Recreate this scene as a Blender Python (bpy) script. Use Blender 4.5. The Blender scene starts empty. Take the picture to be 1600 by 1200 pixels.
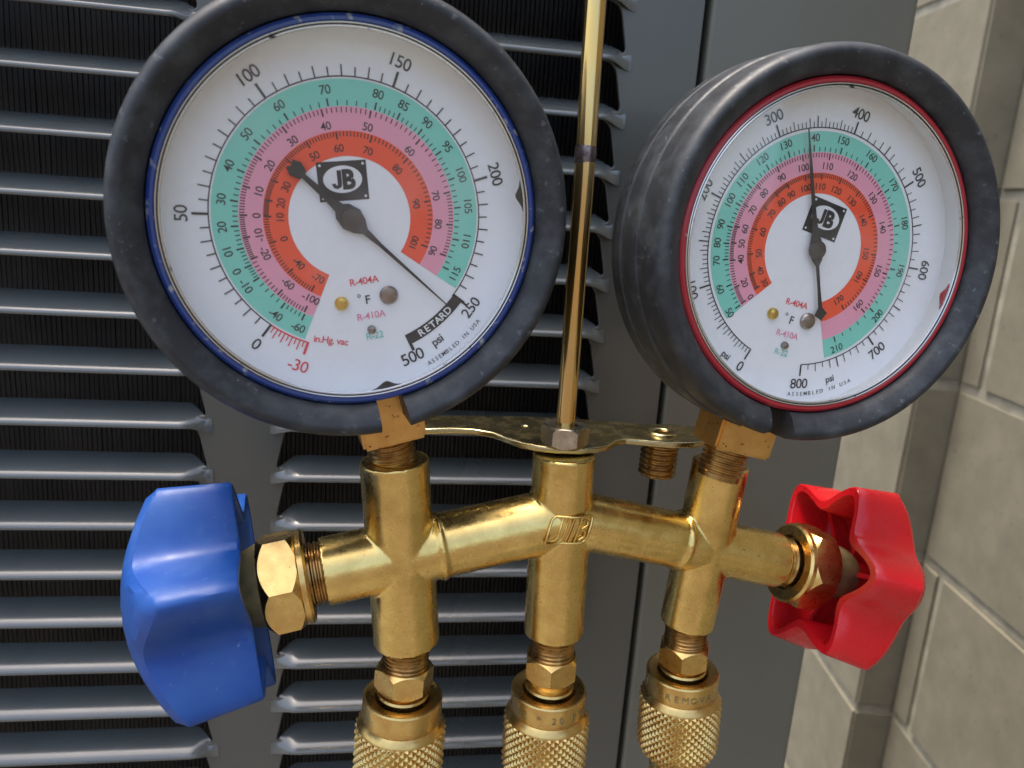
import bpy, bmesh, math, random
import numpy as np
from mathutils import Vector, Matrix
random.seed(7); rng = np.random.default_rng(7)
S = 0.001                                   # everything below is written in millimetres
EYE = np.array([0.0, 0.0, 1200.0])          # the coordinates used below are measured from this point, 1.2 m above ground
sc = bpy.context.scene
COL = sc.collection

# ------------------------------------------------------------------ camera
cam_d = bpy.data.cameras.new('camera'); cam = bpy.data.objects.new('camera', cam_d); COL.objects.link(cam)
cam_d.sensor_width = 36; cam_d.lens = 27.675
cam_d.clip_start = 0.01; cam_d.clip_end = 200
R = [[0.98689235, 0.03318339, 0.15793149], [-0.14554762, -0.23970801, 0.95987289], [0.06970928, -0.97027776, -0.23173624]]
m = Matrix(((R[0][0], -R[0][1], -R[0][2], 0), (R[1][0], -R[1][1], -R[1][2], 0), (R[2][0], -R[2][1], -R[2][2], EYE[2]*S), (0, 0, 0, 1)))
cam.matrix_world = m
cam_d.dof.use_dof = True; cam_d.dof.focus_distance = 0.200; cam_d.dof.aperture_fstop = 22
sc.camera = cam

# ------------------------------------------------------------------ light
SUN_EL, SUN_AZ = 77, 290                    # azimuth: degrees clockwise from +Y (seen from above)
w = bpy.data.worlds.new('World'); sc.world = w; w.use_nodes = True
nt = w.node_tree; nt.nodes.clear()
sky = nt.nodes.new('ShaderNodeTexSky'); sky.sky_type = 'NISHITA'; sky.sun_disc = False
sky.sun_elevation = math.radians(SUN_EL); sky.sun_rotation = math.radians(SUN_AZ)
sky.air_density = 1.0; sky.dust_density = 5.0; sky.ozone_density = 1.0
bg = nt.nodes.new('ShaderNodeBackground'); bg.inputs['Strength'].default_value = 0.15
out = nt.nodes.new('ShaderNodeOutputWorld')
nt.links.new(sky.outputs[0], bg.inputs['Color']); nt.links.new(bg.outputs[0], out.inputs['Surface'])
sun_d = bpy.data.lights.new('sun', 'SUN'); sun = bpy.data.objects.new('sun', sun_d); COL.objects.link(sun)
sun_d.energy = 1.5; sun_d.angle = math.radians(16); sun_d.color = (1.0, 0.94, 0.85)
az, el = math.radians(SUN_AZ), math.radians(SUN_EL)
sdir = Vector((math.sin(az)*math.cos(el), math.cos(az)*math.cos(el), math.sin(el)))
sun.rotation_euler = sdir.to_track_quat('Z', 'Y').to_euler(); sun.location = (0, -1, 3)
sc.view_settings.view_transform = 'Standard'; sc.view_settings.look = 'None'
sc.view_settings.exposure = 1.5; sc.view_settings.gamma = 1.0
sc.cycles.max_bounces = 10; sc.cycles.transparent_max_bounces = 12
sc.cycles.use_denoising = True

# ------------------------------------------------------------------ materials
def mat(name, col, rough=0.5, metal=0.0, coat=0.0, spec=0.5, var=None, vscale=400, bump=0.0, bscale=900, rvar=0.0, spots=None, fine=0.0, vlo=.35, vhi=.7, detail=6, stretch=None):
    """Principled material in object space; var: second colour by noise; spots: (colour, scale, threshold) small marks; bump in mm."""
    M = bpy.data.materials.new(name); M.use_nodes = True; t = M.node_tree; N = t.nodes; L = t.links
    b = N['Principled BSDF']
    b.inputs['Base Color'].default_value = (*col, 1); b.inputs['Roughness'].default_value = rough
    b.inputs['Metallic'].default_value = metal; b.inputs['Coat Weight'].default_value = coat
    b.inputs['Coat Roughness'].default_value = 0.12
    b.inputs['Specular IOR Level'].default_value = spec
    tc = N.new('ShaderNodeTexCoord'); vec = tc.outputs['Object']
    if stretch:
        mp = N.new('ShaderNodeMapping'); mp.inputs['Scale'].default_value = stretch; L.new(vec, mp.inputs[0]); vec = mp.outputs[0]
    def noise(scale, det=detail, rgh=.6):
        n = N.new('ShaderNodeTexNoise'); n.inputs['Scale'].default_value = scale; n.inputs['Detail'].default_value = det
        n.inputs['Roughness'].default_value = rgh; L.new(vec, n.inputs['Vector']); return n.outputs['Fac']
    def ramp(src, a, b_, lo=0.0, hi=1.0):
        r = N.new('ShaderNodeMapRange'); r.inputs['From Min'].default_value = a; r.inputs['From Max'].default_value = b_
        r.inputs['To Min'].default_value = lo; r.inputs['To Max'].default_value = hi; L.new(src, r.inputs['Value']); return r.outputs[0]
    cs = None
    if var is not None:
        mx = N.new('ShaderNodeMix'); mx.data_type = 'RGBA'
        L.new(ramp(noise(vscale), vlo, vhi), mx.inputs[0])
        mx.inputs[6].default_value = (*col, 1); mx.inputs[7].default_value = (*var, 1); cs = mx.outputs[2]
    if spots is not None:
        for sp in (spots if isinstance(spots, list) else [spots]):
            mx = N.new('ShaderNodeMix'); mx.data_type = 'RGBA'
            f = ramp(noise(sp[1], 3, .55), sp[2], sp[2]+.06); L.new(f, mx.inputs[0])
            if cs is None: mx.inputs[6].default_value = (*col, 1)
            else: L.new(cs, mx.inputs[6])
            mx.inputs[7].default_value = (*sp[0], 1); cs = mx.outputs[2]
    if cs is not None: L.new(cs, b.inputs['Base Color'])
    if rvar: L.new(ramp(noise(vscale*1.7), .3, .7, max(0.03, rough-rvar), rough+rvar), b.inputs['Roughness'])
    if bump:
        bp = N.new('ShaderNodeBump'); bp.inputs['Strength'].default_value = 1.0; bp.inputs['Distance'].default_value = bump*S
        L.new(noise(bscale), bp.inputs['Height']); last = bp.outputs[0]
        if fine:
            b2 = N.new('ShaderNodeBump'); b2.inputs['Strength'].default_value = 1.0; b2.inputs['Distance'].default_value = fine*S
            L.new(noise(bscale*6, 2), b2.inputs['Height']); L.new(last, b2.inputs['Normal']); last = b2.outputs[0]
        L.new(last, b.inputs['Normal'])
    return M
BR = (0.86, 0.63, 0.22)
M_brass = mat('cast_brass', BR, .27, 1, var=(0.64, 0.44, 0.14), vscale=130, bump=.05, bscale=420, rvar=.07, fine=.012, spots=((0.10, 0.055, 0.02), 900, .70))
M_brass_new = mat('turned_brass', (0.76, 0.55, 0.20), .29, 1, var=(0.62, 0.38, 0.13), vscale=220, bump=.02, bscale=500, rvar=.05, spots=((0.12, 0.07, 0.02), 1100, .71))
M_brass_block = mat('milled_brass', (0.74, 0.43, 0.14), .40, 1, var=(0.62, 0.34, 0.10), vscale=200, bump=.03, bscale=600, rvar=.06, spots=((0.14, 0.06, 0.02), 700, .64))
M_brass_dark = mat('tarnished_brass', (0.30, 0.25, 0.12), .36, .25, var=(0.17, 0.145, 0.075), vscale=260, bump=.03, bscale=500, rvar=.08)
M_thread = mat('thread_brass', (0.50, 0.31, 0.11), .30, 1, var=(0.22, 0.13, 0.05), vscale=300, rvar=.06)
M_zinc = mat('zinc_plate', (0.56, 0.44, 0.20), .26, 1, var=(0.42, 0.38, 0.22), vscale=120, rvar=.07, bump=.015, bscale=300)
M_nut = mat('nickel_nut', (0.60, 0.55, 0.45), .30, 1, var=(0.35, 0.29, 0.20), vscale=300, rvar=.06, spots=((0.05, 0.04, 0.03), 700, .68))
M_rod = mat('plated_rod', (0.72, 0.45, 0.14), .16, 1, var=(0.62, 0.50, 0.26), vscale=90, rvar=.05, stretch=(1, 1, .25))
M_rodburn = mat('burnt_rod', (0.10, 0.08, 0.09), .35, 1, var=(0.35, 0.28, 0.26), vscale=700)
M_rubber = mat('boot_rubber', (0.018, 0.020, 0.023), .50, 0, var=(0.050, 0.057, 0.061), vscale=170, vlo=.45, vhi=.75, bump=.05, bscale=300, rvar=.08, fine=.01,
               spots=[((0.13, 0.14, 0.135), 1100, .70), ((0.075, 0.082, 0.085), 420, .66)], spec=.45)
M_case = mat('case_black', (0.03, 0.03, 0.03), .4)
M_dial = mat('dial_white', (0.86, 0.87, 0.88), .55, 0)
M_inner = mat('dial_wall', (0.72, 0.72, 0.70), .4, 0)
M_green = mat('ink_green', (0.22, 0.67, 0.54), .5); M_pink = mat('ink_pink', (0.84, 0.35, 0.46), .5); M_red = mat('ink_red', (0.93, 0.095, 0.032), .5)
M_black = mat('ink_black', (0.018, 0.018, 0.02), .5); M_redtx = mat('ink_scarlet', (0.75, 0.05, 0.07), .5)
M_pinktx = mat('ink_rose', (0.78, 0.25, 0.38), .5); M_teal = mat('ink_teal', (0.16, 0.62, 0.52), .5); M_white = mat('ink_white', (0.80, 0.80, 0.80), .5)
M_grey = mat('ink_grey', (0.35, 0.35, 0.36), .5)
M_needle = mat('needle_black', (0.02, 0.02, 0.022), .35)
M_hub = mat('hub_bronze', (0.05, 0.035, 0.03), .3, .6)
M_blue_ring = mat('blue_enamel', (0.010, 0.036, 0.19), .3, 0, coat=.3, var=(0.03, 0.06, 0.20), vscale=90, spots=((0.25, 0.27, 0.28), 420, .62))
M_red_ring = mat('red_enamel', (0.36, 0.016, 0.026), .3, 0, coat=.3, spots=((0.45, 0.30, 0.28), 420, .70))
M_silver = mat('clear_rim', (0.62, 0.62, 0.60), .18, .85, spots=((0.05, 0.05, 0.05), 500, .66))
M_gasket = mat('gasket_black', (0.01, 0.01, 0.01), .5)
M_gold = mat('gold_screw', (0.75, 0.52, 0.14), .2, 1); M_steel = mat('steel_screw', (0.36, 0.31, 0.28), .25, 1, var=(0.24, 0.2, 0.19), vscale=600)
M_blue = mat('blue_plastic', (0.004, 0.050, 0.26), .46, 0, var=(0.014, 0.075, 0.28), vscale=90, bump=.05, bscale=240, rvar=.08, spots=[((0.015, 0.075, 0.28), 300, .60), ((0.10, 0.17, 0.36), 800, .70)], spec=.45)
M_redp = mat('red_plastic', (0.62, 0.006, 0.012), .27, 0, var=(0.55, 0.012, 0.015), vscale=60, bump=.04, bscale=160, rvar=.05, spots=[((0.42, 0.08, 0.07), 210, .73)], spec=.5)
M_paint = mat('cabinet_paint', (0.082, 0.084, 0.073), .32, 0, var=(0.070, 0.072, 0.063), vscale=14, bump=.04, bscale=260, rvar=.05, coat=.25)
M_post = mat('post_paint', (0.135, 0.135, 0.108), .42, 0, var=(0.118, 0.12, 0.097), vscale=10, bump=.03, bscale=200, rvar=.05)
M_slat = mat('slat_paint', (0.100, 0.112, 0.108), .24, 0, var=(0.084, 0.094, 0.091), vscale=30, rvar=.05, coat=.8, bump=.02, bscale=150)
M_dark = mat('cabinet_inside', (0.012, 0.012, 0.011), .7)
M_fin = mat('coil_fin', (0.020, 0.017, 0.014), .6, .05, var=(0.005, 0.0045, 0.004), vscale=40, vlo=.4, vhi=.6)  # dirty fins, darkened further in place of shade inside the cabinet
M_block = mat('block_paint', (0.225, 0.202, 0.142), .9, 0, var=(0.175, 0.158, 0.112), vscale=30, bump=.10, bscale=170, spots=[((0.10, 0.09, 0.07), 190, .665), ((0.28, 0.21, 0.15), 30, .76)], spec=.2, fine=.08, detail=9)
M_mortar = mat('mortar', (0.38, 0.35, 0.26), .9, 0, var=(0.22, 0.20, 0.15), vscale=40, bump=.4, bscale=150, spec=.2)
M_reflwall = mat('reflection_stucco', (0.46, 0.37, 0.29), .9, 0, var=(0.42, 0.34, 0.27), vscale=3, bump=1.5, bscale=60)  # stucco of the added wall that the lenses and metal reflect
M_ground = mat('concrete_ground', (0.16, 0.15, 0.13), .9, 0, var=(0.12, 0.11, 0.10), vscale=3, bump=1.5, bscale=60)
# window of the gauge: a thin clear pane (transparent + Fresnel gloss), faint dust strengthened to imitate a pale reflected veil
M_lens = bpy.data.materials.new('gauge_pane'); M_lens.use_nodes = True
t = M_lens.node_tree; t.nodes.clear()
o_ = t.nodes.new('ShaderNodeOutputMaterial'); tr = t.nodes.new('ShaderNodeBsdfTransparent'); tr.inputs[0].default_value = (.97, .975, .97, 1)
gl = t.nodes.new('ShaderNodeBsdfGlossy'); gl.inputs['Roughness'].default_value = .05; lw = t.nodes.new('ShaderNodeLayerWeight'); lw.inputs['Blend'].default_value = .5
pw = t.nodes.new('ShaderNodeMath'); pw.operation = 'POWER'; pw.inputs[1].default_value = 5; t.links.new(lw.outputs['Facing'], pw.inputs[0])
fr = t.nodes.new('ShaderNodeMath'); fr.operation = 'MULTIPLY_ADD'; fr.inputs[1].default_value = .9; fr.inputs[2].default_value = .085; t.links.new(pw.outputs[0], fr.inputs[0])
mx = t.nodes.new('ShaderNodeMixShader'); df = t.nodes.new('ShaderNodeBsdfDiffuse'); df.inputs[0].default_value = (.75, .74, .70, 1); mx2 = t.nodes.new('ShaderNodeMixShader')
nz = t.nodes.new('ShaderNodeTexNoise'); nz.inputs['Scale'].default_value = 60; nz.inputs['Detail'].default_value = 8
mr = t.nodes.new('ShaderNodeMapRange'); mr.inputs['From Min'].default_value = .5; mr.inputs['From Max'].default_value = .8; mr.inputs['To Max'].default_value = .15
tcc = t.nodes.new('ShaderNodeTexCoord')
t.links.new(tcc.outputs['Object'], nz.inputs['Vector']); t.links.new(nz.outputs['Fac'], mr.inputs['Value'])
t.links.new(fr.outputs[0], mx.inputs[0]); t.links.new(tr.outputs[0], mx.inputs[1]); t.links.new(gl.outputs[0], mx.inputs[2])
t.links.new(mr.outputs[0], mx2.inputs[0]); t.links.new(mx.outputs[0], mx2.inputs[1]); t.links.new(df.outputs[0], mx2.inputs[2]); t.links.new(mx2.outputs[0], o_.inputs['Surface'])

# ------------------------------------------------------------------ mesh helpers
class G:
    """collects verts / faces (mm)"""
    def __init__(s): s.v = []; s.f = []
    def add(s, v, f):
        k = len(s.v); s.v += [tuple(map(float, p)) for p in v]; s.f += [tuple(i+k for i in q) for q in f]; return s
def frame(axis, hint=(0, 0, 1)):
    a = np.array(axis, float); a /= np.linalg.norm(a); h = np.array(hint, float)
    if abs(a@h) > .95: h = np.array([0., -1., 0.])
    x = h - a*(h@a); x /= np.linalg.norm(x); y = np.cross(a, x)
    return x, y, a                      # x: "up" side, y, a: axis
def lathe(prof, o=(0, 0, 0), axis=(0, 0, 1), n=96, hint=(0, 0, 1), a0=0.0, a1=2*math.pi, cap=False, closed=False):
    """prof: list of (radius, distance along axis)"""
    x, y, a = frame(axis, hint); o = np.array(o, float); full = abs(a1-a0-2*math.pi) < 1e-6
    cnt = n if full else n+1; v = []; f = []; P = len(prof)
    for i in range(cnt):
        th = a0+(a1-a0)*i/n; d = x*math.cos(th)+y*math.sin(th)
        for r, z in prof: v.append(o+d*r+a*z)
    rng_ = range(P if closed else P-1)
    for i in range(n):
        j = (i+1) % cnt
        for k in rng_:
            k2 = (k+1) % P
            f.append((i*P+k, j*P+k, j*P+k2, i*P+k2))
    if cap and not full:
        f.append(tuple(range(P))); f.append(tuple((n*P+k) for k in reversed(range(P))))
    return v, f
def cyl(o, axis, r, L, n=64, ch=0.0, hint=(0, 0, 1), phase=0.0, r2=None):
    r2 = r if r2 is None else r2
    prof = [(0.001, 0), (r-ch, 0), (r, ch), (r2, L-ch), (r2-ch, L), (0.001, L)] if ch else [(0.001, 0), (r, 0), (r2, L), (0.001, L)]
    return lathe(prof, o, axis, n, hint, phase, phase+2*math.pi)
def hexnut(o, axis, af, L, hint=(0, 0, 1), phase=0.0, ch=.9, hole=0.0):
    """hexagon whose corners are turned off by a cone at both ends"""
    x, y, a = frame(axis, hint); o = np.array(o, float); R_ = af/2/math.cos(math.pi/6); per = 10; v = []; f = []; n = 6*per
    rin = af/2*.97
    rows = []
    for i in range(n):
        th = i*2*math.pi/n; loc = (th % (math.pi/3))-math.pi/6; rh = af/2/math.cos(loc)
        cut = ch*(rh-rin)/(R_-rin)
        rows.append([(max(hole, .001), 0), (min(rin, rh), 0), (rh, cut), (rh, L-cut), (min(rin, rh), L), (max(hole, .001), L)])
    P = 6
    for i in range(n):
        th = i*2*math.pi/n+phase; d = x*math.cos(th)+y*math.sin(th)
        for r, z in rows[i]: v.append(o+d*r+a*z)
    for i in range(n):
        j = (i+1) % n
        for k in range(P-1): f.append((i*P+k, j*P+k, j*P+k+1, i*P+k+1))
    return v, f
def thread(o, axis, r, L, pitch=1.1, depth=.42, n=64, hint=(0, 0, 1)):
    prof = [(0.001, 0), (r-depth, 0)]; z = 0
    while z+pitch <= L+1e-6: prof += [(r-depth, z+.12*pitch), (r, z+.42*pitch), (r, z+.58*pitch), (r-depth, z+.9*pitch)]; z += pitch
    prof += [(r-depth, L), (0.001, L)]
    return lathe(prof, o, axis, n, hint)
def box(c, s, rot=None, bev=0.0):
    bm = bmesh.new(); bmesh.ops.create_cube(bm, size=1.0)
    for q in bm.verts: q.co = Vector((q.co.x*s[0], q.co.y*s[1], q.co.z*s[2]))
    if bev: bmesh.ops.bevel(bm, geom=list(bm.edges), offset=bev, segments=2, affect='EDGES')
    v = [np.array(q.co) for q in bm.verts]; bm.verts.index_update(); f = [tuple(x.index for x in q.verts) for q in bm.faces]; bm.free()
    if rot is not None: v = [rot@p for p in v]
    return [p+np.array(c, float) for p in v], f
def tube(pts, r, n=16):
    pts = [np.array(p, float) for p in pts]; v = []; f = []; x = None
    for i, p in enumerate(pts):
        a = pts[min(i+1, len(pts)-1)]-pts[max(i-1, 0)]; a /= np.linalg.norm(a)
        if x is None: x = frame(a, (0.3, -1, 0.1))[0]
        x = x-a*(x@a); x /= np.linalg.norm(x); y = np.cross(a, x)
        for k in range(n): th = 2*math.pi*k/n; v.append(p+r*(x*math.cos(th)+y*math.sin(th)))
    for i in range(len(pts)-1):
        for k in range(n): f.append((i*n+k, i*n+(k+1) % n, (i+1)*n+(k+1) % n, (i+1)*n+k))
    f.append(tuple(reversed(range(n)))); f.append(tuple((len(pts)-1)*n+k for k in range(n)))
    return v, f
def mesh(name, v, f, M, sharp=32, smooth=True):
    me = bpy.data.meshes.new(name); me.from_pydata([(p[0]*S, p[1]*S, p[2]*S) for p in v], [], [tuple(q) for q in f])
    me.validate(); bm = bmesh.new(); bm.from_mesh(me); bmesh.ops.remove_doubles(bm, verts=bm.verts, dist=2e-7)
    bmesh.ops.recalc_face_normals(bm, faces=bm.faces); bm.to_mesh(me); bm.free()
    if smooth:
        me.shade_smooth(); me.set_sharp_from_angle(angle=math.radians(sharp))
    me.materials.append(M); return me
def put(name, me, parent=None, loc=None, rot=None, label=None, kind=None):
    o = bpy.data.objects.new(name, me); COL.objects.link(o)
    if parent is not None: o.parent = parent
    if loc is not None: o.location = Vector(loc)*S
    if rot is not None: o.rotation_euler = Matrix(rot).to_euler()
    if label: o['label'] = label
    if kind: o['kind'] = kind
    return o
def thing(name, label, cat, ref, group=None, me=None):
    o = bpy.data.objects.new(name, me); COL.objects.link(o); o.location = Vector((np.array(ref, float)+EYE))*S
    o['label'] = label; o['category'] = cat
    if group: o['group'] = group
    return o
def part(name, g, M, parent, base=(0, 0, 0), label=None, sharp=32, kind=None, smooth=True):
    b = np.array(base, float); v, f = (g.v, g.f) if isinstance(g, G) else g
    return put(name, mesh(name, [np.array(p)-b for p in v], f, M, sharp, smooth), parent, label=label, kind=kind)
_tx = {}
def glyphs(s, h, bold=.0):
    """flat outline of a word, centred, cap height h (mm); returns verts (x, y), faces"""
    k = (s, bold)
    if k not in _tx:
        c = bpy.data.curves.new('t', 'FONT'); c.body = s; c.size = 1.0; c.resolution_u = 3; c.fill_mode = 'FRONT'; c.offset = bold; c.space_character = .92
        o = bpy.data.objects.new('t', c); COL.objects.link(o); dg = bpy.context.evaluated_depsgraph_get(); dg.update()
        me = o.evaluated_get(dg).to_mesh(); v = [(q.co.x, q.co.y) for q in me.vertices]; f = [tuple(p.vertices) for p in me.polygons]
        o.evaluated_get(dg).to_mesh_clear(); bpy.data.objects.remove(o); bpy.data.curves.remove(c)
        xs = [p[0] for p in v] or [0]; x0 = (min(xs)+max(xs))/2
        _tx[k] = ([((p[0]-x0)/.7, (p[1]-.35)/.7) for p in v], f)
    v, f = _tx[k]; return [(p[0]*h, p[1]*h) for p in v], f

# ================================================================== CONDENSER CABINET
PY = 265.0; PITCH = 18.03; Z0 = 26.6; TOPZ = 168.0
cab = thing('condenser_cabinet', 'dark grey louvered metal condenser cabinet behind the brass manifold', 'air conditioner', (-80, PY, -1200))
CB = np.array([-80, PY, -1200.0])
def rounded(pts, rad, n=5):
    out = []; N_ = len(pts)
    for i in range(N_):
        p = np.array(pts[i], float); a = np.array(pts[i-1], float)-p; b = np.array(pts[(i+1) % N_], float)-p
        a /= np.linalg.norm(a); b /= np.linalg.norm(b); r = rad[i]; ang = math.acos(max(-1, min(1, a@b))); d = r/math.tan(ang/2)
        s_, e_ = p+a*d, p+b*d; c = p+(a+b)/np.linalg.norm(a+b)*(r/math.sin(ang/2)); a0 = math.atan2(*(s_-c)[::-1]); a1 = math.atan2(*(e_-c)[::-1]); da = (a1-a0+math.pi) % (2*math.pi)-math.pi
        for k in range(n+1): q = a0+da*k/n; out.append((c[0]+r*math.cos(q), c[1]+r*math.sin(q)))
    return out
XL0, XL1, XR0, XR1 = -330.0, -58.5, -36.8, 73.6
KS = list(range(-7, 24))
def plate(outline, holes, th, bev):
    c = bpy.data.curves.new('p', 'CURVE'); c.dimensions = '2D'; c.fill_mode = 'BOTH'; c.extrude = (th/2-bev)*S; c.bevel_depth = bev*S; c.bevel_resolution = 2
    for pl in [outline]+holes:
        s_ = c.splines.new('POLY'); s_.points.add(len(pl)-1); s_.use_cyclic_u = True
        for q, p in zip(s_.points, pl): q.co = (p[0]*S, p[1]*S, 0, 1)
    o = bpy.data.objects.new('p', c); COL.objects.link(o); dg = bpy.context.evaluated_depsgraph_get(); dg.update()
    me = bpy.data.meshes.new_from_object(o.evaluated_get(dg)); bpy.data.objects.remove(o); bpy.data.curves.remove(c); return me
holes = []
for k in KS:
    zb = Z0-k*PITCH
    for xa, xb in ((XL0, XL1), (XR0, XR1)):
        zt, zl = zb+.4, zb-PITCH+2.4
        holes.append(rounded([(xa, zl), (xb, zl), (xb-3.4, zt), (xa+3.4, zt)], [1.6, 1.6, 5.2, 5.2]))
me = plate([(-345, -460), (97.6, -460), (97.6, TOPZ-3), (-345, TOPZ-3)], holes, 1.6, .35)
for q in me.vertices: q.co = (q.co.x-CB[0]*S, q.co.z+.8*S, q.co.y-CB[2]*S)
me.flip_normals() if False else None
me.materials.clear(); me.materials.append(M_paint); me.shade_smooth(); me.set_sharp_from_angle(angle=math.radians(30))
put('louver_panel', me, cab)
def slat_mesh(x0, x1):
    pr = [(-4.3, -.3), (-4.45, 0), (-4.35, .55), (-3.9, 1.15), (-3.0, 1.85), (-1.5, 2.8), (.5, 3.85), (3.0, 4.95), (6.0, 5.9)]
    pr = pr+[(y+.5, z-.5) for y, z in reversed(pr[1:])]+[(-4.0, -.3)]
    L = x1-x0; us = [0, 1, 2, 3, 4.2, 5.5, 7, 8.5, 10, 12]; xs = [x0+u for u in us]+[x0+L*.3, x0+L*.5, x0+L*.7]+[x1-u for u in reversed(us)]
    v = []; f = []; P = len(pr)
    for x in xs:
        d = min(x-x0, x1-x); e = min(1, d/9.5); e = e*e*(3-2*e); e2 = min(1, d/8.5); e2 = e2*e2*(3-2*e2)
        for i, (y, z) in enumerate(pr):
            back = i >= 9
            v.append((x, (y*e if y < 0 or True else y)-.25*(1-e)+(.5*(1-e) if back else 0), z*e2+(1-e2)*(-2.7+.60*(i if not back else P-1-i))))
    for i in range(len(xs)-1):
        for k in range(P): f.append((i*P+k, i*P+(k+1) % P, (i+1)*P+(k+1) % P, (i+1)*P+k))
    f.append(tuple(range(P))); f.append(tuple((len(xs)-1)*P+k for k in reversed(range(P))))
    return mesh('louver_slat', v, f, M_slat, 50)
smL, smR = slat_mesh(XL0-1.5, XL1+1.5), slat_mesh(XR0-1.5, XR1+1.5)
for k in KS:
    for sm in (smL, smR):
        put('louver_slat', sm, cab, loc=np.array([0, PY+random.uniform(-.15, .15), Z0-k*PITCH+random.uniform(-.12, .12)])-CB)
# corner post, lower panel, lid, sides, inside
g = G()
prof = rounded([(100.2, PY-1.2), (173, PY-1.2), (173, PY+40), (171, PY+40), (171, PY+.9), (102.2, PY+.9), (102.2, PY+14), (100.2, PY+14)], [1.5, 3.4, .4, .4, 1.5, 1, .4, .4], 4)
n_ = len(prof); v = [(x, y, z) for z in (-1190, TOPZ-3) for x, y in prof]
g.add(v, [(i, (i+1) % n_, n_+(i+1) % n_, n_+i) for i in range(n_)])
part('corner_post', g, M_post, cab, CB)
g = G()
g.add(*box((-123.5, PY+2, -827), (443, 4, 728), bev=.8)); part('lower_panel', g, M_paint, cab, CB)
g = G(); g.add(*box((-86, PY+250, TOPZ+6), (530, 524, 18), bev=3)); part('top_lid', g, M_paint, cab, CB)
g = G(); g.add(*box((171.5, PY+280, -512), (1.6, 478, 1350))); g.add(*box((-345, PY+252, -512), (1.6, 500, 1350))); g.add(*box((-86, PY+520, -512), (516, 1.6, 1350)))
part('side_panels', g, M_post, cab, CB).name = 'side_panel'
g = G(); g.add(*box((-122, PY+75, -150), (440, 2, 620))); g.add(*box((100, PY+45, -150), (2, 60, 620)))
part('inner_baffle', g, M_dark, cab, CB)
g = G()                                      # bent aluminium fins of the coil, in rows
for i in range(258):
    x = -334+i*1.66
    zs = np.arange(-450, 170, 20.0); dx = np.cumsum(rng.normal(0, .02, len(zs))); dx -= dx.mean(); dx = np.clip(dx, -.6, .6)
    v = []; f = []
    for z, d in zip(zs, dx): yy = PY+33+.9*math.sin(z*.09+x*.05)*math.sin(x*.21); v += [(x+d, yy, z), (x+d+1.25, yy+.3, z), (x+d+.6, PY+50, z)]
    for q in range(len(zs)-1): f += [(3*q, 3*q+1, 3*q+4, 3*q+3), (3*q, 3*q+2, 3*q+5, 3*q+3), (3*q+1, 3*q+2, 3*q+5, 3*q+4)]
    g.add(v, f)
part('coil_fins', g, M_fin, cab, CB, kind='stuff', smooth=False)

# ================================================================== BLOCK WALL
CX, CY = 617.0, 755.0; wd = np.array([.1445, .9893, 0]); wd /= np.linalg.norm(wd); wr = np.array([-wd[1], wd[0], 0])
wall = thing('block_wall', 'painted grey beige concrete block wall with a shallow step, at the right edge', 'wall', (CX, CY, -1200))
WB = np.array([CX, CY, -1200.0]); RET = 44.0
JO = 7.0
def block(a, d, n_in, length, z0, z1, thick=90.0):
    """box block: a = start point (xy) on the face, d = run direction, n_in = direction into the wall"""
    L = length-JO; H = z1-z0-JO
    M3 = np.array([[d[0], n_in[0], 0], [d[1], n_in[1], 0], [0, 0, 1.0]])
    bm = bmesh.new(); bmesh.ops.create_cube(bm, size=1.0)
    for q in bm.verts: q.co = Vector((q.co.x*L, q.co.y*thick, q.co.z*H))
    bmesh.ops.bevel(bm, geom=list(bm.edges), offset=3.2, segments=2, affect='EDGES')
    cpt = np.array([a[0], a[1], 0])+np.array([d[0], d[1], 0])*length/2+np.array([n_in[0], n_in[1], 0])*(thick/2+rng.uniform(-.8, .8))
    cpt[2] = (z0+z1)/2
    bm.verts.index_update(); v = [M3@np.array(q.co)+cpt+rng.normal(0, .35, 3) for q in bm.verts]; f = [tuple(x.index for x in q.verts) for q in bm.faces]; bm.free()
    part('block', (v, f), M_block, wall, WB, sharp=40)
courses = [-1182, -979, -776, -573, -370, -167, 36, 239, 442, 645]
inA = -wr; EDGE = np.array([CX, CY, 0])+wr*RET
for i in range(len(courses)-1):
    z0, z1 = courses[i], courses[i+1]
    s0 = 0.0; first = 42.0 if i % 2 == 1 else 262.0
    if z0 == 36: first = 262.0
    while s0 < 900:                           # near face, running from the inner corner towards the viewer
        L = first if s0 == 0 else 406.0
        a = np.array([CX, CY, 0])-wd*(s0+L); block(a, wd, inA, L, z0, z1); s0 += L
    L0 = 200.0 if i % 2 else 406.0
    block(EDGE+wr*(JO/2), -wr, wd, RET+52, z0, z1, L0-JO)                       # corner block of the step
    s0 = L0
    while s0 < 1300:
        L = 406.0
        block(EDGE+wd*(s0), wd, inA, L, z0, z1); s0 += L
def slab(a, d, n_in, L, th, rec):
    M3 = np.array([[d[0], n_in[0], 0], [d[1], n_in[1], 0], [0, 0, 1.0]]); H = 645+1200
    return box(np.array([a[0], a[1], 0])+np.array([*d[:2], 0])*L/2+np.array([*n_in[:2], 0])*(th/2+rec)+np.array([0, 0, -1200+H/2]), (L, th, H), rot=M3)
g = G(); g.add(*slab(np.array([CX, CY, 0])-wd*950, wd, inA, 948, 80, 2.6)); g.add(*slab(EDGE+wd*4.0, wd, inA, 1300, 78, 3.2)); g.add(*slab(EDGE-wr*4, -wr, wd, RET+40, 50, 2.5))
part('mortar', g, M_mortar, wall, WB)

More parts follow.
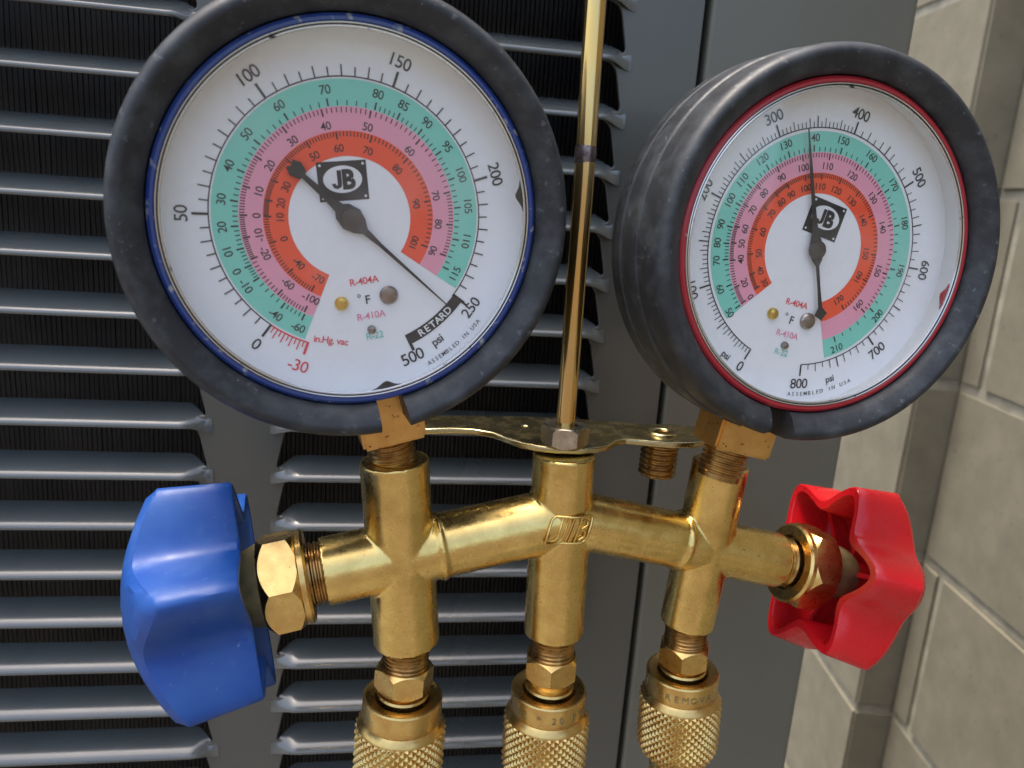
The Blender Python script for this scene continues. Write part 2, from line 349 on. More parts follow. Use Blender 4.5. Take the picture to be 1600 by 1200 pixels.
# ground and an unseen wall added for lenses and metal to reflect
me = mesh('ground', [(-6000, -6000, 0), (6000, -6000, 0), (6000, 6000, 0), (-6000, 6000, 0)], [(0, 1, 2, 3)], M_ground, smooth=False)
o = put('ground', me, None, kind='structure')
hb = G(); hb.add(*box((0, -1480, 665), (7000, 160, 1330), bev=4))
ho = thing('reflection_wall', 'low plain beige stucco wall, added out of view for reflections, facing the cabinet', 'wall', (0, 0, -1200), me=mesh('reflection_wall', hb.v, hb.f, M_reflwall))

# ================================================================== MANIFOLD GAUGE SET
MB = np.array([48, 191, -82.0])
man = thing('manifold_gauge_set', 'brass manifold with two round dial gauges, one blue and one red handle', 'pressure gauges', MB)
A = lambda *p: np.array(p, float)
ports = {'L': (A(2.6, 186, -65.0), A(7.6, 186, -115.0), 8.55), 'C': (A(46.5, 191, -64.2), A(48.0, 191, -116.0), 8.2), 'R': (A(92.9, 197, -68.0), A(89.2, 197, -117.5), 7.75)}
LJ, CJ, RJ = A(6.2, 186, -90.2), A(48.4, 191, -82.2), A(91.0, 197, -93.0)
dL = A(-.976, -.125, -.18); dL /= np.linalg.norm(dL); dR = A(.968, .075, -.225); dR /= np.linalg.norm(dR)
LE, RE = LJ+dL*20.5, RJ+dR*25.0
g = G()
for a, b, r in ports.values(): g.add(*cyl(a, b-a, r, np.linalg.norm(b-a), 96))
for a, b, r in ((CJ, LJ, 8.35), (CJ, RJ, 7.9), (LJ, LE, 8.5), (RJ, RE, 7.9)): g.add(*cyl(a, b-a, r, np.linalg.norm(b-a), 96))
for c_, r in ((LJ, 8.6), (RJ, 8.0), (CJ, 8.4)): g.add(*lathe([(max(.001, r*math.sin(q)), -r*math.cos(q)) for q in np.linspace(0, math.pi, 24)], c_, (0, 0, 1), 48))
for c_, d, r in ((LJ, CJ-LJ, 8.45), (RJ, CJ-RJ, 8.0)):
    d = d/np.linalg.norm(d); g.add(*lathe([(r+.55*math.cos(q), 8.9+.75*math.sin(q)) for q in np.linspace(0, 2*math.pi, 12, endpoint=False)], c_, d, 96, closed=True))
me = mesh('manifold_body', [p-MB for p in g.v], g.f, M_brass)
o = bpy.data.objects.new('tmp', me); COL.objects.link(o)
rm = o.modifiers.new('r', 'REMESH'); rm.mode = 'VOXEL'; rm.voxel_size = .00036; rm.use_smooth_shade = True
sm_ = o.modifiers.new('s', 'SMOOTH'); sm_.factor = .5; sm_.iterations = 9
dg = bpy.context.evaluated_depsgraph_get(); dg.update(); me2 = bpy.data.meshes.new_from_object(o.evaluated_get(dg)); bpy.data.objects.remove(o)
me2.name = 'manifold_body'; me2.materials.clear(); me2.materials.append(M_brass); me2.shade_smooth()
put('manifold_body', me2, man)
# raised emblem on the crossing
def on_body(x, z):
    x -= .8; ya = math.sqrt(max(0, 8.2**2-x*x)); zc = -abs(x)*(.20 if x < 0 else .25); yb = math.sqrt(max(0, 8.2**2-(z-zc)**2))-x*(.12 if x < 0 else .145)
    return CJ+A(x, -max(ya, yb)-(.36 if x > -3 else .36+(-3-x)*.12), z)
def stroke(pts, r=.30, close=False):
    q = []; P_ = pts+([pts[0]] if close else [])
    for a, b in zip(P_[:-1], P_[1:]):
        for k in range(5): q.append((a[0]+(b[0]-a[0])*k/5, a[1]+(b[1]-a[1])*k/5))
    q.append(P_[-1]); return tube([on_body(*p) for p in q], r, 8)
g = G(); sh = .28
def sl(x, z): return (x+z*sh, z)
box_ = rounded([(-5.6, -3.6), (5.6, -3.6), (5.6, 3.6), (-5.6, 3.6)], [1.3]*4, 3)
g.add(*stroke([sl(*p) for p in box_], .34, True))
g.add(*stroke([sl(-2.6, 3.4), sl(-2.6, -1.6), sl(-3.1, -2.5), sl(-4.1, -2.6), sl(-4.7, -1.9), sl(-4.6, -1.0)], .28)); g.add(*stroke([sl(-1.1, 3.4), sl(-1.1, -2.2), sl(-1.9, -3.4)], .28))
g.add(*stroke([(-.9, -3.4), (1.2, 3.4)], .26))
g.add(*stroke([sl(.9, 3.4), sl(.9, -3.4)], .28)); g.add(*stroke([sl(2.4, 3.4), sl(2.4, -3.4)], .28))
g.add(*stroke([sl(3.2, 2.6), sl(4.4, 2.3), sl(4.6, 1.1), sl(3.3, .3), sl(4.6, -.6), sl(4.7, -2.0), sl(3.4, -2.7)], .28))
part('raised_emblem', g, M_brass, man, MB, label='raised slanted maker initials in a rounded frame', sharp=60)

# --- hose fittings under the ports
def dirn(k): a, b, r = ports[k]; d = (b-a)/np.linalg.norm(b-a); return d
fit = {'L': (7.0, 0.4, 2.0), 'C': (7.0, 0.2, 3.5), 'R': (6.5, .45, 2.0)}
cups = []
for k in 'LCR':
    a, b, r = ports[k]; d = {'L': A(-.025, 0, -1), 'C': A(.01, 0, -1), 'R': A(.045, 0, -1)}[k]; d = d/np.linalg.norm(d); L1, ph, gap = fit[k]
    g = G(); g.add(*thread(b-d*1.0, d, 6.1, L1+.6, 1.15)); g.add(*cyl(b+d*(L1-.9), d, 6.2, 1.2, ch=.3))
    p1 = b+d*(L1-.2); g2 = G(); g2.add(*hexnut(p1, d, 13.6, 7.0, hint=(0, -1, 0), phase=ph, ch=1.3))
    f_ = part('flare_nipple', g, M_thread, man, MB)
    part('hex_nut', g2, M_brass_new, f_, MB)
    p2 = p1+d*7.0; g3 = G(); g3.add(*lathe([(.001, -.3), (5.7, -.3), (5.7, gap-1.3), (6.6, gap-1.1), (6.9, gap-.5), (6.6, gap), (5.9, gap+.2), (5.9, gap+1.5), (.001, gap+1.5)], p2, d, 64))
    part('washer_collar', g3, M_brass_new, f_, MB)
    cups.append((p2+d*gap, d))

# --- gauges
def gauge(side):
    Lf = side == 'L'
    C_ = A(-8.5, 172.6, -7.0) if Lf else A(101.2, 180.4, -7.55)
    n = A(.185, -.981, -.045) if Lf else A(.108, -.9935, .034)
    n = n/np.linalg.norm(n)
    rollr = math.radians(-12.8 if Lf else 12.4)
    up = A(0, 0, 1)-n*n[2]; up /= np.linalg.norm(up); rt = np.cross(-n, up)
    if rt[0] < 0: rt = -rt
    u2 = up*math.cos(rollr)+rt*math.sin(rollr); r2 = rt*math.cos(rollr)-up*math.sin(rollr)
    Mx = np.array([r2, -n, u2]).T
    # case
    case = put('pressure_gauge', mesh('gauge_case', *lathe([(.001, 14), (36, 14), (38.9, 12.6), (39.1, 2), (39.1, -4.6), (38.6, -4.6), (38.6, .35), (.001, .35)], (0, 0, 0), (0, 1, 0), 128), M_case), man,
               loc=C_-MB, rot=Mx.tolist(), label=('left dial gauge with a blue ring, reading up to 500 psi' if Lf else 'right dial gauge with a red ring, reading up to 800 psi'))
    def sub(nm, g, M, sharp=32, smooth=True, label=None):
        v, f = (g.v, g.f) if isinstance(g, G) else g
        return put(nm, mesh(nm, v, f, M, sharp, smooth), case, label=label)
    sub('case_wall', lathe([(37.2, -6.0), (36.45, -6.3), (36.5, -5.9), (37.7, -2), (38.3, .1), (38.55, .1)], (0, 0, 0), (0, 1, 0), 128), M_inner)
    sub('dial_face', lathe([(.001, 0), (38.35, 0), (38.35, .3), (.001, .3)], (0, 0, 0), (0, 1, 0), 128), M_dial)
    P = lambda a, r, y: (r*math.sin(a), y, r*math.cos(a))
    rad = math.radians
    def arc(a0, a1, r0, r1, y, n=None):
        n = n or max(2, int(abs(a1-a0)/2)); v = []; f = []
        for i in range(n+1): a = rad(a0+(a1-a0)*i/n); v += [P(a, r0, y), P(a, r1, y)]
        for i in range(n): f.append((2*i, 2*i+1, 2*i+3, 2*i+2))
        return v, f
    def tick(a, r0, r1, w_, y=-.16):
        a = rad(a); c_, s_ = math.cos(a), math.sin(a)
        return [(r0*s_-w_/2*c_, y, r0*c_+w_/2*s_), (r0*s_+w_/2*c_, y, r0*c_-w_/2*s_), (r1*s_+w_/2*c_, y, r1*c_-w_/2*s_), (r1*s_-w_/2*c_, y, r1*c_+w_/2*s_)], [(0, 1, 2, 3)]
    wroll = math.degrees(rollr)
    def text(s, a, r, h, y=-.16, bold=.012, flip=None, extra=0.0):
        if flip is None: flip = abs(a+wroll) > 104
        v, f = glyphs(s, h, bold); q = rad(a+(180 if flip else 0)+extra); cx, cz = r*math.sin(rad(a)), r*math.cos(rad(a)); c_, s_ = math.cos(q), math.sin(q)
        return [(cx+x*c_+z*s_, y, cz-x*s_+z*c_) for x, z in v], f
    def straight(s, x0, z0, h, q=0.0, y=-.16, bold=.012):
        v, f = glyphs(s, h, bold); c_, s_ = math.cos(rad(q)), math.sin(rad(q)); return [(x0+x*c_+z*s_, y, z0-x*s_+z*c_) for x, z in v], f
    # coloured temperature bands
    if Lf: b0, b1, RG, RP, RR, RI = -148, 133.5, 27.6, 22.4, 17.7, 12.7
    else: b0, b1, RG, RP, RR, RI = -141.8, 152.2, 27.5, 22.8, 18.1, 13.3
    sub('green_band', arc(b0, b1, RP, RG, -.08), M_green, smooth=False); sub('pink_band', arc(b0, b1, RR, RP, -.08), M_pink, smooth=False); sub('red_band', arc(b0, b1, RI, RR, -.08), M_red, smooth=False)
    bk = G(); rd = G(); pk = G(); tl = G(); wh = G()
    if Lf:
        sa = lambda psi: -132.3+53.75*psi/50
        bk.add(*arc(sa(0), sa(250), 27.95, 28.2, -.12))
        for p_ in range(0, 251, 5):
            big = p_ % 50 == 0; bk.add(*tick(sa(p_), 28.0, 31.2 if big else (30.3 if p_ % 10 == 0 else 29.9), .5 if big else .26))
        for p_, s_ in ((0, '0'), (50, '50'), (100, '100'), (150, '150'), (200, '200'), (250, '250')): bk.add(*text(s_, sa(p_), 33.2, 2.5, bold=.006))
        bk.add(*text('500', 166.6, 33.4, 2.75, bold=.006)); bk.add(*text('psi', 155.0, 33.0, 2.0, bold=.01))
        bk.add(*arc(136.6, 165.4, 28.1, 30.6, -.12)); bk.add(*tick(165.2, 28.1, 32.2, .7)); bk.add(*tick(136.8, 27.9, 32.0, .5)); wh.add(*text('R', 158.6, 29.35, 1.6, y=-.2, bold=.02))
        for i, ch in enumerate('ETARD'): wh.add(*text(ch, 155.6-3.0*i, 29.35, 1.6, y=-.2, bold=.02))
        rd.add(*arc(-149.8, sa(0)-.3, 28.0, 28.3, -.12))
        for i in range(1, 11): rd.add(*tick(sa(0)-1.75*i, 28.0, 30.9 if i == 10 else (30.4 if i % 2 == 0 else 29.5), .55 if i == 10 else .25))
        rd.add(*text('-30', -149.2, 33.6, 2.6, bold=.0))
        rd.add(*straight('in.Hg. vac', -9.2, -24.9, 1.5, q=19, bold=.012))
        G_ = [(-143.2, '-60'), (-131.3, '-40'), (-112.6, '-10'), (-105, '0'), (-95.6, '10'), (-84.2, '20'), (-71.8, '30'), (-56.9, '40'), (-40.8, '50'), (-21.9, '60'), (-.3, '70'), (23.6, '80'), (36, '85'), (49.2, '90'), (63.5, '95'), (78.4, '100'), (93.7, '105'), (110.8, '110'), (127.3, '115')]
        K_ = [(-142.5, '-100'), (-125.5, '-60'), (-102.2, '-20'), (-90.5, '-10'), (-78.6, '0'), (-63.5, '10'), (-46.9, '20'), (-26.3, '30'), (-4.2, '40'), (21.7, '50'), (51.7, '60'), (84.6, '70'), (103, '80'), (121, '90')]
        R_ = [(-140.5, '-70'), (-120.4, '-40'), (-97, '0'), (-79, '10'), (-68, '20'), (-54, '30'), (-37, '40'), (-19.4, '50'), (1.4, '60'), (25.4, '70'), (53.9, '80'), (86.9, '90'), (119.9, '100')]
        rg, rk, rr = 25.75, 18.95, 14.35
    else:
        sa = lambda psi: -163.1+41.13*psi/100
        bk.add(*arc(sa(0), sa(800), 28.2, 28.45, -.12))
        for p_ in range(0, 801, 5):
            if p_ % 10 and p_ > 400: continue
            big = p_ % 100 == 0; mid = p_ % 50 == 0
            bk.add(*tick(sa(p_), 28.3, 31.2 if big else (30.9 if mid else (30.4 if p_ % 20 == 0 else 29.7)), .42 if big else (.28 if mid else .2)))
        for p_ in range(0, 801, 100): bk.add(*text(str(p_), sa(p_), 33.1, 2.5, bold=.004))
        bk.add(*text('psi', -154.6, 33.2, 1.7, bold=.01, extra=0)); bk.add(*text('psi', 150.6, 33.2, 1.7, bold=.01))
        G_ = [(-140.0, '50'), (-126, '60'), (-110.8, '70'), (-101.7, '80'), (-92.3, '90'), (-79.2, '100'), (-67.3, '110'), (-52.4, '120'), (-37.5, '130'), (-21.1, '140'), (-3.1, '150'), (16.6, '160'), (37.9, '170'), (60.4, '180'), (86.4, '190'), (113.9, '200'), (144.0, '210')]
        K_ = [(-139.8, '0'), (-128.5, '20'), (-111.8, '40'), (-101.2, '50'), (-91.1, '60'), (-77.4, '70'), (-63.7, '80'), (-47.2, '90'), (-29.1, '100'), (-10, '110'), (11.6, '120'), (35.6, '130'), (58.9, '140'), (90.3, '150'), (118.3, '160')]
        R_ = [(-136.8, '30'), (-124.3, '40'), (-108.5, '50'), (-89.1, '60'), (-71, '70'), (-57, '80'), (-45.3, '90'), (-29.1, '100'), (-14.1, '110'), (3.7, '120'), (23.6, '130'), (46.6, '140'), (78.7, '150'), (100.8, '160'), (129.9, '170')]
        rg, rk, rr = 26.1, 19.7, 14.9
    for lst, rt_, h, t0, t1, nmin in ((G_, rg, 1.75, RP+.15, RP+1.15, 5), (K_, rk, 1.6, RP-.2, RP-1.2, 10), (R_, rr, 1.55, RR-.15, RR-1.15, 10)):
        for a, s_ in lst: bk.add(*text(s_, a, rt_, h, bold=.004))
        full = lst
        for (a, _), (c2, _) in zip(full[:-1], full[1:]):
            n_m = nmin if (c2-a) > 9 else 5
            for i in range(n_m):
                aa = a+(c2-a)*i/n_m
                if b0+1 < aa < b1-1: bk.add(*tick(aa, t0, t1+(t1-t0)*(.5 if i == 0 else 0), .34 if i == 0 else .2))
        bk.add(*tick(lst[-1][0], t0, t1+(t1-t0)*.5, .34))
    # centre texts (dial axes)
    q0 = 1.5 if Lf else -1.5
    rd.add(*straight('R-404A', .3, -13.4, 1.55, q0, bold=.004)); pk.add(*straight('R-410A', .4, -21.2, 1.55, q0, bold=.004)); tl.add(*straight('R-22', .3, -25.8, 1.55, q0, bold=.004))
    bk.add(*straight('F', .3, -17.6, 1.9, q0, bold=.006)); bk.add(*arc(0, 360, .22, .4, -.16, 14) if False else straight('°', -1.5, -17.2, 2.0, q0, bold=.0))
    s_ = 'ASSEMBLED IN USA'
    a_st, a_en = (162.0, 139.0) if Lf else (170.0, 142.0)
    for i, ch in enumerate(s_):
        if ch != ' ': bk.add(*text(ch, a_st+(a_en-a_st)*i/(len(s_)-1), 36.6 if Lf else 35.8, 1.0, bold=.002, flip=True))
    # emblem: dark square with a pale oval and initials
    lx, lz, lq, hw, hh = (-.1, 7.8, 5.0, 5.1, 4.0) if Lf else (.3, 7.6, 3.0, 4.9, 4.2)
    cq, sq = math.cos(rad(lq)), math.sin(rad(lq)); T = lambda x, z, y: (lx+x*cq+z*sq, y, lz-x*sq+z*cq)
    bk.add([T(-hw, -hh, -.1), T(hw, -hh, -.1), T(hw, hh, -.1), T(-hw, hh, -.1)], [(0, 1, 2, 3)])
    wh.add([T(4.0*math.cos(a), .35+2.75*math.sin(a), -.14) for a in np.linspace(0, 2*math.pi, 40, endpoint=False)], [tuple(range(40))])
    for xx, zz in ((-hw+.7, -hh+.7), (hw-.7, -hh+.7), (hw-.7, hh-.7), (-hw+.7, hh-.7)): wh.add([T(xx+.27*math.cos(a), zz+.27*math.sin(a), -.14) for a in np.linspace(0, 2*math.pi, 10, endpoint=False)], [tuple(range(10))])
    v, f = glyphs('B', 3.7, .05); bk.add([T(x*.9+1.25, z+.35, -.2) for x, z in v], f)
    J = [(.15, 1), (.62, 1), (.62, -.5), (.5, -.85), (.1, -1.03), (-.3, -.9), (-.5, -.45), (-.12, -.4), (-.02, -.62), (.1, -.64), (.15, -.5)]
    bk.add([T(x*1.9-1.4, z*1.85+.35, -.2) for x, z in J], [(0, 1, 2, 10), (2, 3, 4, 9, 10), (4, 5, 8, 9), (5, 6, 7, 8)])
    sub('black_print', bk, M_black, smooth=False); sub('red_print', rd, M_redtx, smooth=False); sub('pink_print', pk, M_pinktx, smooth=False); sub('teal_print', tl, M_teal, smooth=False); (lambda o_: o_.__setitem__('kind', 'stuff'))(sub('white_print', wh, M_white, smooth=False))
    # screws
    for (a, r, rr_, M, sl_) in ((-162.5 if Lf else -162.5, 18.2, 1.5 if Lf else 1.45, M_gold, 0), (164.3 if Lf else 164.6, 18.2 if Lf else 17.4, 2.05, M_steel, 1), (180.4 if Lf else 178.8, 24.4 if Lf else 24.0, .95, M_steel, 0)):
        a = rad(a); c0 = A(r*math.sin(a), 0, r*math.cos(a))
        sub('dial_screw', lathe([(rr_*1.0, .1), (rr_, -.5), (rr_*.8, -.95), (rr_*.35, -1.1), (.001, -1.12)], c0, (0, 1, 0), 28), M)
    # pointer with a broad tail
    pa = rad((129.2+12.8) if Lf else (-13.2-12.4)); tx = A(math.sin(pa), 0, math.cos(pa)); tz = A(math.cos(pa), 0, -math.sin(pa))
    if Lf: ol = [(-15.8, 0), (-16.4, 1.0), (-14.8, 1.75), (-13.2, 1.2), (-12.6, .55), (-6.6, .75), (-3.4, 1.15), (-2.4, 2.1), (0, 2.7), (2.2, 1.9), (3.8, .75), (8, .42), (20, .26), (29.8, .10)]
    else: ol = [(-17.4, 0), (-15.9, 1.7), (-14.2, .5), (-9, .35), (-4, .4), (-2.5, 1.3), (0, 2.1), (2.4, 1.4), (4.6, .75), (10, .48), (20, .32), (28.4, .10)]
    pl = [(p[0], p[1]) for p in ol]+[(p[0], -p[1]) for p in reversed(ol) if p[1] > 0]
    v = [tx*p+tz*q+A(0, -1.35, 0) for p, q in pl]+[tx*p+tz*q+A(0, -1.1, 0) for p, q in pl]; n_ = len(pl)
    sub('pointer', (v, [tuple(range(n_)), tuple(reversed(range(n_, 2*n_)))]+[(i, (i+1) % n_, n_+(i+1) % n_, n_+i) for i in range(n_)]), M_needle, smooth=False)
    sub('pointer_hub', lathe([(1.0, 0), (1.0, -1.3), (2.3, -1.4), (2.2, -1.9), (1.4, -2.1), (.5, -2.2), (.001, -2.2)], (0, 0, 0), (0, 1, 0), 32), M_hub)
    # bezel ring, clear rim, gasket, pane
    ring = M_blue_ring if Lf else M_red_ring
    sub('coloured_ring', lathe([(37.3, -5.4), (37.3, -6.5), (37.6, -6.9), (38.2, -6.9), (38.8, -6.5), (39.05, -5.2), (39.05, -3)], (0, 0, 0), (0, 1, 0), 160), ring, label='blue ring around the dial' if Lf else 'red ring around the dial')
    sub('clear_rim', lathe([(36.55+.28*math.cos(q), -6.55+.28*math.sin(q)) for q in np.linspace(0, 2*math.pi, 10, endpoint=False)], (0, 0, 0), (0, 1, 0), 160, closed=True), M_silver)
    sub('rim_gasket', lathe([(36.6, -6.2), (36.8, -6.5), (37.05, -6.5), (37.2, -6.2)], (0, 0, 0), (0, 1, 0), 128), M_gasket)
    sub('outer_rim', lathe([(37.2+.2*math.cos(q), -6.75+.2*math.sin(q)) for q in np.linspace(0, 2*math.pi, 10, endpoint=False)], (0, 0, 0), (0, 1, 0), 160, closed=True), M_silver)
    v, f = lathe([(.001, -6.25), (20, -6.3), (36.5, -6.2)], (0, 0, 0), (0, 1, 0), 96)
    sub('glass_pane', (v, f), M_lens)
    for aa in ((91, 180) if Lf else (92.7,)):
        q = rad(aa); g = G(); v = []
        for yy in (-6.1, -5.6):
            for da, rr_ in ((-5.6, 36.6), (-3.2, 36.1), (-.6, 35.0), (.6, 35.1), (3.6, 36.2), (5.6, 36.6)): v.append((rr_*math.sin(q+rad(da)), yy, rr_*math.cos(q+rad(da))))
        g.add(v, [tuple(range(6)), tuple(range(11, 5, -1))]+[(i, i+1, 7+i, 6+i) for i in range(5)]); sub('pane_clip', g, M_gasket if Lf else M_red_ring, smooth=False)  # dark clip; the right one is coloured red to imitate red light on it
    # rubber boot with a slit where the brass stem leaves
    pr = [(39.1, -4.0), (39.2, -7.2), (39.9, -8.2), (40.4, -8.8), (42.6, -10.5), (43.3, -10.8), (44.3, -10.5), (45.1, -9.7), (45.6, -8.4), (45.75, -6.5), (45.8, -4), (45.9, 0.4), (46.3, .8), (46.4, 1.3), (46.4, 8.4), (46.0, 8.8), (46.0, 9.2), (46.5, 9.6), (46.2, 15.2), (45.0, 17.0), (43, 17.6), (30, 17.8), (30, 14.4), (39.3, 14.4)]
    gap = 4.2; a_s = math.pi+rad(gap if Lf else gap-.3)
    # lathe angle 0 is +z; y-axis of the frame decides the turning sense, the slit sits at the bottom either way
    v, f = lathe(pr, (0, 0, 0), (0, 1, 0), 180, (0, 0, 1), math.pi+rad(gap), 3*math.pi-rad(gap), cap=True, closed=True)
    v = [np.array(p)*(1+.004*math.sin(3.1*math.atan2(p[0], p[2])+1)+.002*math.sin(9*math.atan2(p[0], p[2])) if False else 1) for p in v]
    sub('rubber_boot', (v, f), M_rubber, sharp=40)
    # brass stem: square block, then a threaded neck
    g = G(); wdt, off = (15.2, 1.6) if Lf else (16.4, -.5)
    g.add(*box((off*.3, 7.6, -46.2), (wdt, 13.0, 14.4), bev=.7))
    g.add(*box((off*.3, 7.6, -40), (wdt*.5, 9.0, 8), bev=.5))
    sub('brass_stem', g, M_brass_block, sharp=40)
    sub('stem_thread', thread((0, 9, -52.8), (0, 0, -1), 5.9, 9.0, 1.3), M_thread)
    return case
gauge('L'); gauge('R')

# --- bracket plate, nut, rod, spare stud
zt = -62.0
front = [(11, 203), (18, 204.2), (24, 203.6), (29, 201.2), (32.5, 196.5), (35.5, 192.6), (39.5, 190.2), (44, 188.8), (50, 188.6), (55, 190.0), (58.6, 192.6), (61.2, 196.2), (65, 198.0), (70, 197.0), (77, 195.4), (84, 196.2), (89, 199.0)]
back = [(92, 204), (91, 210.5), (84, 213.0), (74, 212.6), (64, 214.5), (52, 216.4), (40, 216.8), (26, 216.2), (16, 215.6), (9, 213)]
holes_ = [[(77.2+3.6*math.cos(a), 203.6+3.6*math.sin(a)) for a in np.linspace(0, 2*math.pi, 24, endpoint=False)], [(38.5+1.6*math.cos(a), 207+1.6*math.sin(a)) for a in np.linspace(0, 2*math.pi, 16, endpoint=False)]]
me = plate([(x, y) for x, y in front+back], holes_, 1.7, .45)
for q in me.vertices: q.co = (q.co.x-MB[0]*S, q.co.y-MB[1]*S, q.co.z+(zt-.85-MB[2])*S)
me.materials.clear(); me.materials.append(M_zinc); me.shade_smooth(); me.set_sharp_from_angle(angle=math.radians(35)); bp_ = put('bracket_plate', me, man)
part('eyelet', lathe([(3.3+.95*math.cos(q), .2+.6*math.sin(q)) for q in np.linspace(0, 2*math.pi, 14, endpoint=False)], (77.2, 203.6, zt), (0, 0, 1), 40, closed=True), M_zinc, bp_, MB)
part('hose_holder_stud', thread((77.2, 203.6, zt-1.7), (-.02, 0, -1), 5.3, 10.5, 1.5, .55), M_thread, man, MB)
part('clamp_nut', hexnut((46.3, 191.3, zt+.05), (0, 0, 1), 10.9, 5.6, hint=(0, -1, 0), phase=.32, ch=1.0, hole=2.6), M_nut, man, MB)
part('nut_socket', lathe([(2.3, 4.0), (2.6, 5.0)], (46.3, 191.3, zt), (0, 0, 1), 32), M_brass_dark, man, MB)
rp = [(46.2, 191.2, zt+1.2), (45.9, 191, -40), (45.5, 191, -15), (45.3, 191, 5), (44.7, 191.2, 30), (44.3, 191.6, 60), (44, 193, 100), (44, 197, 150), (44, 203, 182)]
for a in np.linspace(0, math.pi, 10): rp.append((44, 203+36-36*math.cos(a), 186+26*math.sin(a)))
rp.append((44, 275, 180.5))
def spline(p, n=8):
    p = [np.array(q, float) for q in p]; out = []
    for i in range(len(p)-1):
        a, b, c_, d = p[max(0, i-1)], p[i], p[i+1], p[min(len(p)-1, i+2)]
        for k in range(n): u = k/n; out.append(.5*((2*b)+(-a+c_)*u+(2*a-5*b+4*c_-d)*u*u+(-a+3*b-3*c_+d)*u**3))
    out.append(p[-1]); return out
rod = part('hanger_rod', tube(spline(rp), 2.5, 24), M_rod, man, MB, sharp=60)
part('solder_joint', lathe([(2.5, -2.4), (2.58, -1.2), (2.62, 0), (2.56, 1.2), (2.5, 1.9)], (45.15, 191.05, 11), (-.025, 0, 1), 24), M_rodburn, rod, MB)

# --- valves and handles
def valve(side):
    Lf = side == 'L'; E, d = (LE, dL) if Lf else (RE, dR); hint = (0, 0, 1)
    g = G(); g.add(*thread(E-d*1.0, d, 7.9 if Lf else 7.3, 5.0, 1.35, .5)); a_ = part('valve_stem', g, M_thread, man, MB)
    s0 = 4.0
    g = G(); g.add(*lathe([(8, s0-.6), (10.9, s0-.6), (11.6, s0), (11.6, s0+1.2), (11.0, s0+1.6)], E, d, 64)); g.add(*hexnut(E+d*(s0+1.0), d, 22.0, 9.6, hint=hint, phase=(math.radians(-16) if Lf else math.radians(28)), ch=2.2))
    part('bonnet_nut', g, M_brass_new, a_, MB)
    g = G(); g.add(*lathe([(10.6, s0+10.2), (10.3, s0+10.9), (8.8, s0+15), (7.6, s0+20), (7.0, s0+24), (3, s0+25), (3, s0+31), (.001, s0+31)] if Lf else [(8.8, s0+10.2), (8.5, s0+12), (7.9, s0+17), (6.6, s0+20.5), (5.0, s0+21.5), (3, s0+22), (3, s0+31), (.001, s0+31)], E, d, 64))
    part('packing_cone', g, M_brass_dark, a_, MB)
    # knob: scalloped hand wheel open at the back, domed at the front
    K0 = E+d*(s0+12.5) if Lf else A(127.8, 201, -100.8); R0 = 30.2 if Lf else 29.4; ph = math.radians(-2) if Lf else .182
    if not Lf: d = A(.964, .035, -.265); d /= np.linalg.norm(d)
    x, y, a = frame(d, (0, 0, 1)); n = 180; H = 17.0 if Lf else 14.5; dome = 12.0
    def rr_(th, R_, amp=.30):
        q = .5-.5*math.cos(6*(th-ph)); return R_*(1-(amp*(1.15 if Lf else 1))*((q+.012)**(.60 if Lf else .74)-(.07 if Lf else .038)))
    rows = []
    for th in np.linspace(0, 2*math.pi, n, endpoint=False):
        c_ = []; rb, rf = rr_(th, R0*.935), rr_(th, R0, .29)
        rin = rr_(th, R0*.935)-3.1
        hub = 5.4
        c_ += [(hub, 4.0), (hub+.2, 18.0), (rin-4, 15.5), (rin-1.2, 14.2), (rin-.2, 13.0), (rin, .6), (rin+.35, .1), (rb-.5, 0), (rb, .5)]
        for u in (.25, .5, .75, .93): c_.append((rb+(rf-rb)*u, .5+(H-.5)*u))
        fz = lambda r: H+dome*(1-(r/R0)**2)
        c_ += [(rf-.25, fz(rf)-1.1), (rf-.9, fz(rf)-.35), (rf-1.9, fz(rf-1.9))]
        for u in (.85, .65, .45, .25, .08): r = (rf-1.9)*u; c_.append((r, fz(r)))
        rows.append((th, c_))
    Pn = len(rows[0][1]); v = []; f = []
    for th, c_ in rows:
        dd = x*math.cos(th)+y*math.sin(th)
        for r, z in c_: v.append(K0+dd*r+a*z)
    for i in range(n):
        j = (i+1) % n
        for k in range(Pn-1): f.append((i*Pn+k, j*Pn+k, j*Pn+k+1, i*Pn+k+1))
    f.append(tuple(i*Pn+Pn-1 for i in range(n))); f.append(tuple(i*Pn for i in reversed(range(n))))
    kn = part('valve_handle', (v, f), M_blue if Lf else M_redp, man, MB, label='blue scalloped plastic handle, worn' if Lf else 'glossy red scalloped plastic handle', sharp=38)
    g = G()
    for i in range(6):
        th = ph+i*math.pi/3; dd = x*math.cos(th)+y*math.sin(th); ee = np.cross(a, dd)
        Mx = np.array([dd, ee, a]).T; g.add(*box(K0+dd*14.5+a*13.2, (20, 1.4, 5.0), rot=Mx))
    part('inner_rib', g, M_blue if Lf else M_redp, kn, MB)
valve('L'); valve('R')

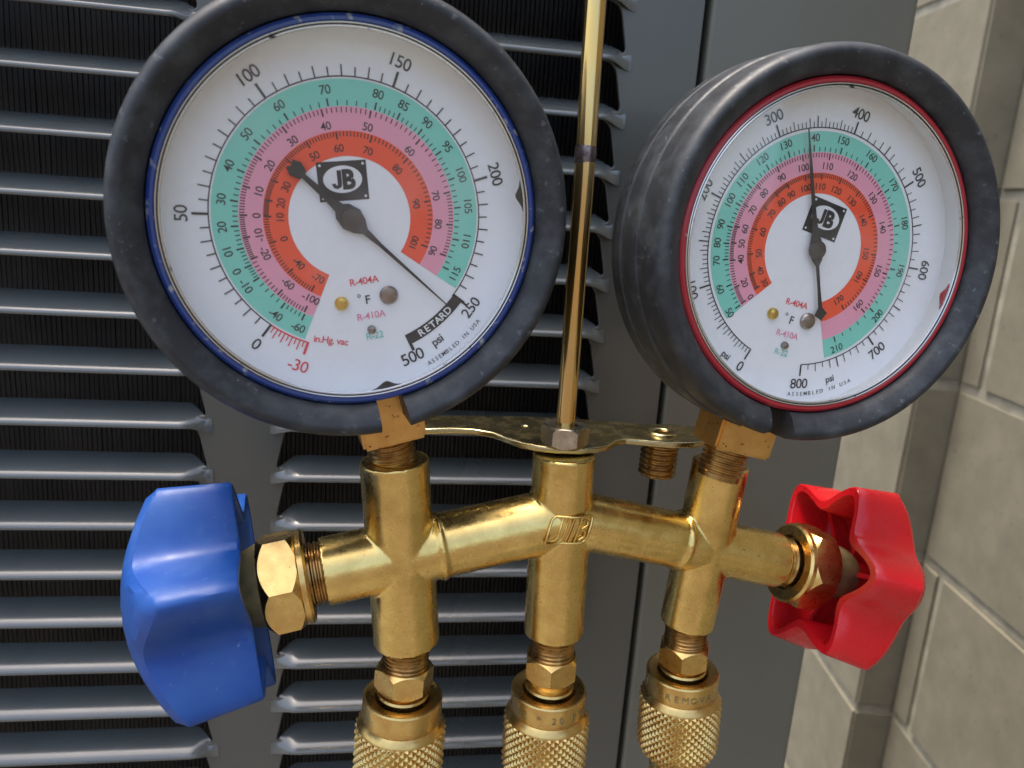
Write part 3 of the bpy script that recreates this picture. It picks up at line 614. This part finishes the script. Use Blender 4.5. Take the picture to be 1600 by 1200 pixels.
# ================================================================== HOSE COUPLINGS (hand tight on the nipples)
def knurl_mesh():
    nt_, nz_ = 33*12, 104; z0, z1 = 8.0, 27.6; v = []; f = []
    for j in range(nz_+1):
        z = z0+(z1-z0)*j/nz_; env = min(1, (z-z0)/1.1, (z1-z)/1.3)
        base = 11.75-(.0 if z < z1-3.2 else .42*(z-(z1-3.2)))
        for i in range(nt_):
            th = 2*math.pi*i/nt_; u = (33*th/(2*math.pi)+z/2.3) % 1; w_ = (33*th/(2*math.pi)-z/2.3) % 1
            hgt = min(1-abs(2*u-1), 1-abs(2*w_-1)); hgt = min(hgt*1.35, 1.0)
            r = base-.25+.72*max(0, env)*hgt; v.append((r*math.cos(th), r*math.sin(th), -z))
    for j in range(nz_):
        for i in range(nt_): f.append((j*nt_+i, j*nt_+(i+1) % nt_, (j+1)*nt_+(i+1) % nt_, (j+1)*nt_+i))
    g = G(); g.add(v, f)
    g.add(*lathe([(9.9, z1-.6), (9.0, z1+.6), (7.6, z1+.8), (7.0, z1)], (0, 0, 0), (0, 0, -1), 64)); return mesh('knurled_sleeve', g.v, g.f, M_brass_new, 24)
def collar_mesh():
    v, f = lathe([(7.2, 5), (7.2, .9), (7.5, .5), (8.2, .35), (9.9, 0), (10.35, .15), (10.6, .6), (10.65, 6.2), (10.45, 6.6), (10.7, 6.9), (11.6, 8.1), (11.75, 8.6)], (0, 0, 0), (0, 0, -1), 96)
    return mesh('smooth_collar', v, f, M_brass_new, 28)
def barb_mesh():
    v, f = lathe([(6.5, 22), (6.6, 28.5), (7.6, 29.5), (7.8, 31), (7.4, 40), (9.4, 41.5), (9.6, 60), (.001, 60)], (0, 0, 0), (0, 0, -1), 64)
    return mesh('hose_ferrule', v, f, M_brass, 28)
knm, com, bam = knurl_mesh(), collar_mesh(), barb_mesh()
cl = ['knurled brass hose coupling below the left port, beside the blue handle', 'knurled brass hose coupling under the centre port of the manifold', 'knurled brass hose coupling below the right port, in front of the grey corner post']
wds = ['', '12 * 20 ETO', 'REMOVA']
for i, (p0, d) in enumerate(cups):
    q = Vector((0, 0, -1)).rotation_difference(Vector(d)); t_ = thing('hose_coupling', cl[i], 'hose coupling', p0, 'brass hose couplings in a row')
    t_.rotation_euler = q.to_euler()
    put('knurled_sleeve', knm, t_, rot=Matrix.Rotation(i*.7, 3, 'Z')); put('smooth_collar', com, t_); put('hose_ferrule', bam, t_)
    if wds[i]:
        g = G(); s_ = wds[i]; stp = math.radians(13.5 if i == 2 else 11.5); a0 = math.radians(-90-10+(2 if i == 2 else 8))-stp*(len(s_)-1)/2
        for j, ch in enumerate(s_):
            if ch == ' ': continue
            v, f = glyphs(ch, 2.0, .0); v = list(v); m_ = len(v); w2 = []
            for rr_ in (10.62, 10.72):
                for x_, z_ in v: th = a0+stp*j+x_/10.65; w2.append((rr_*math.cos(th), rr_*math.sin(th), z_-3.6))
            g.add(w2[m_:], f)
        put('stamped_text', mesh('stamped_text', g.v, g.f, M_brass_dark, smooth=False), t_)
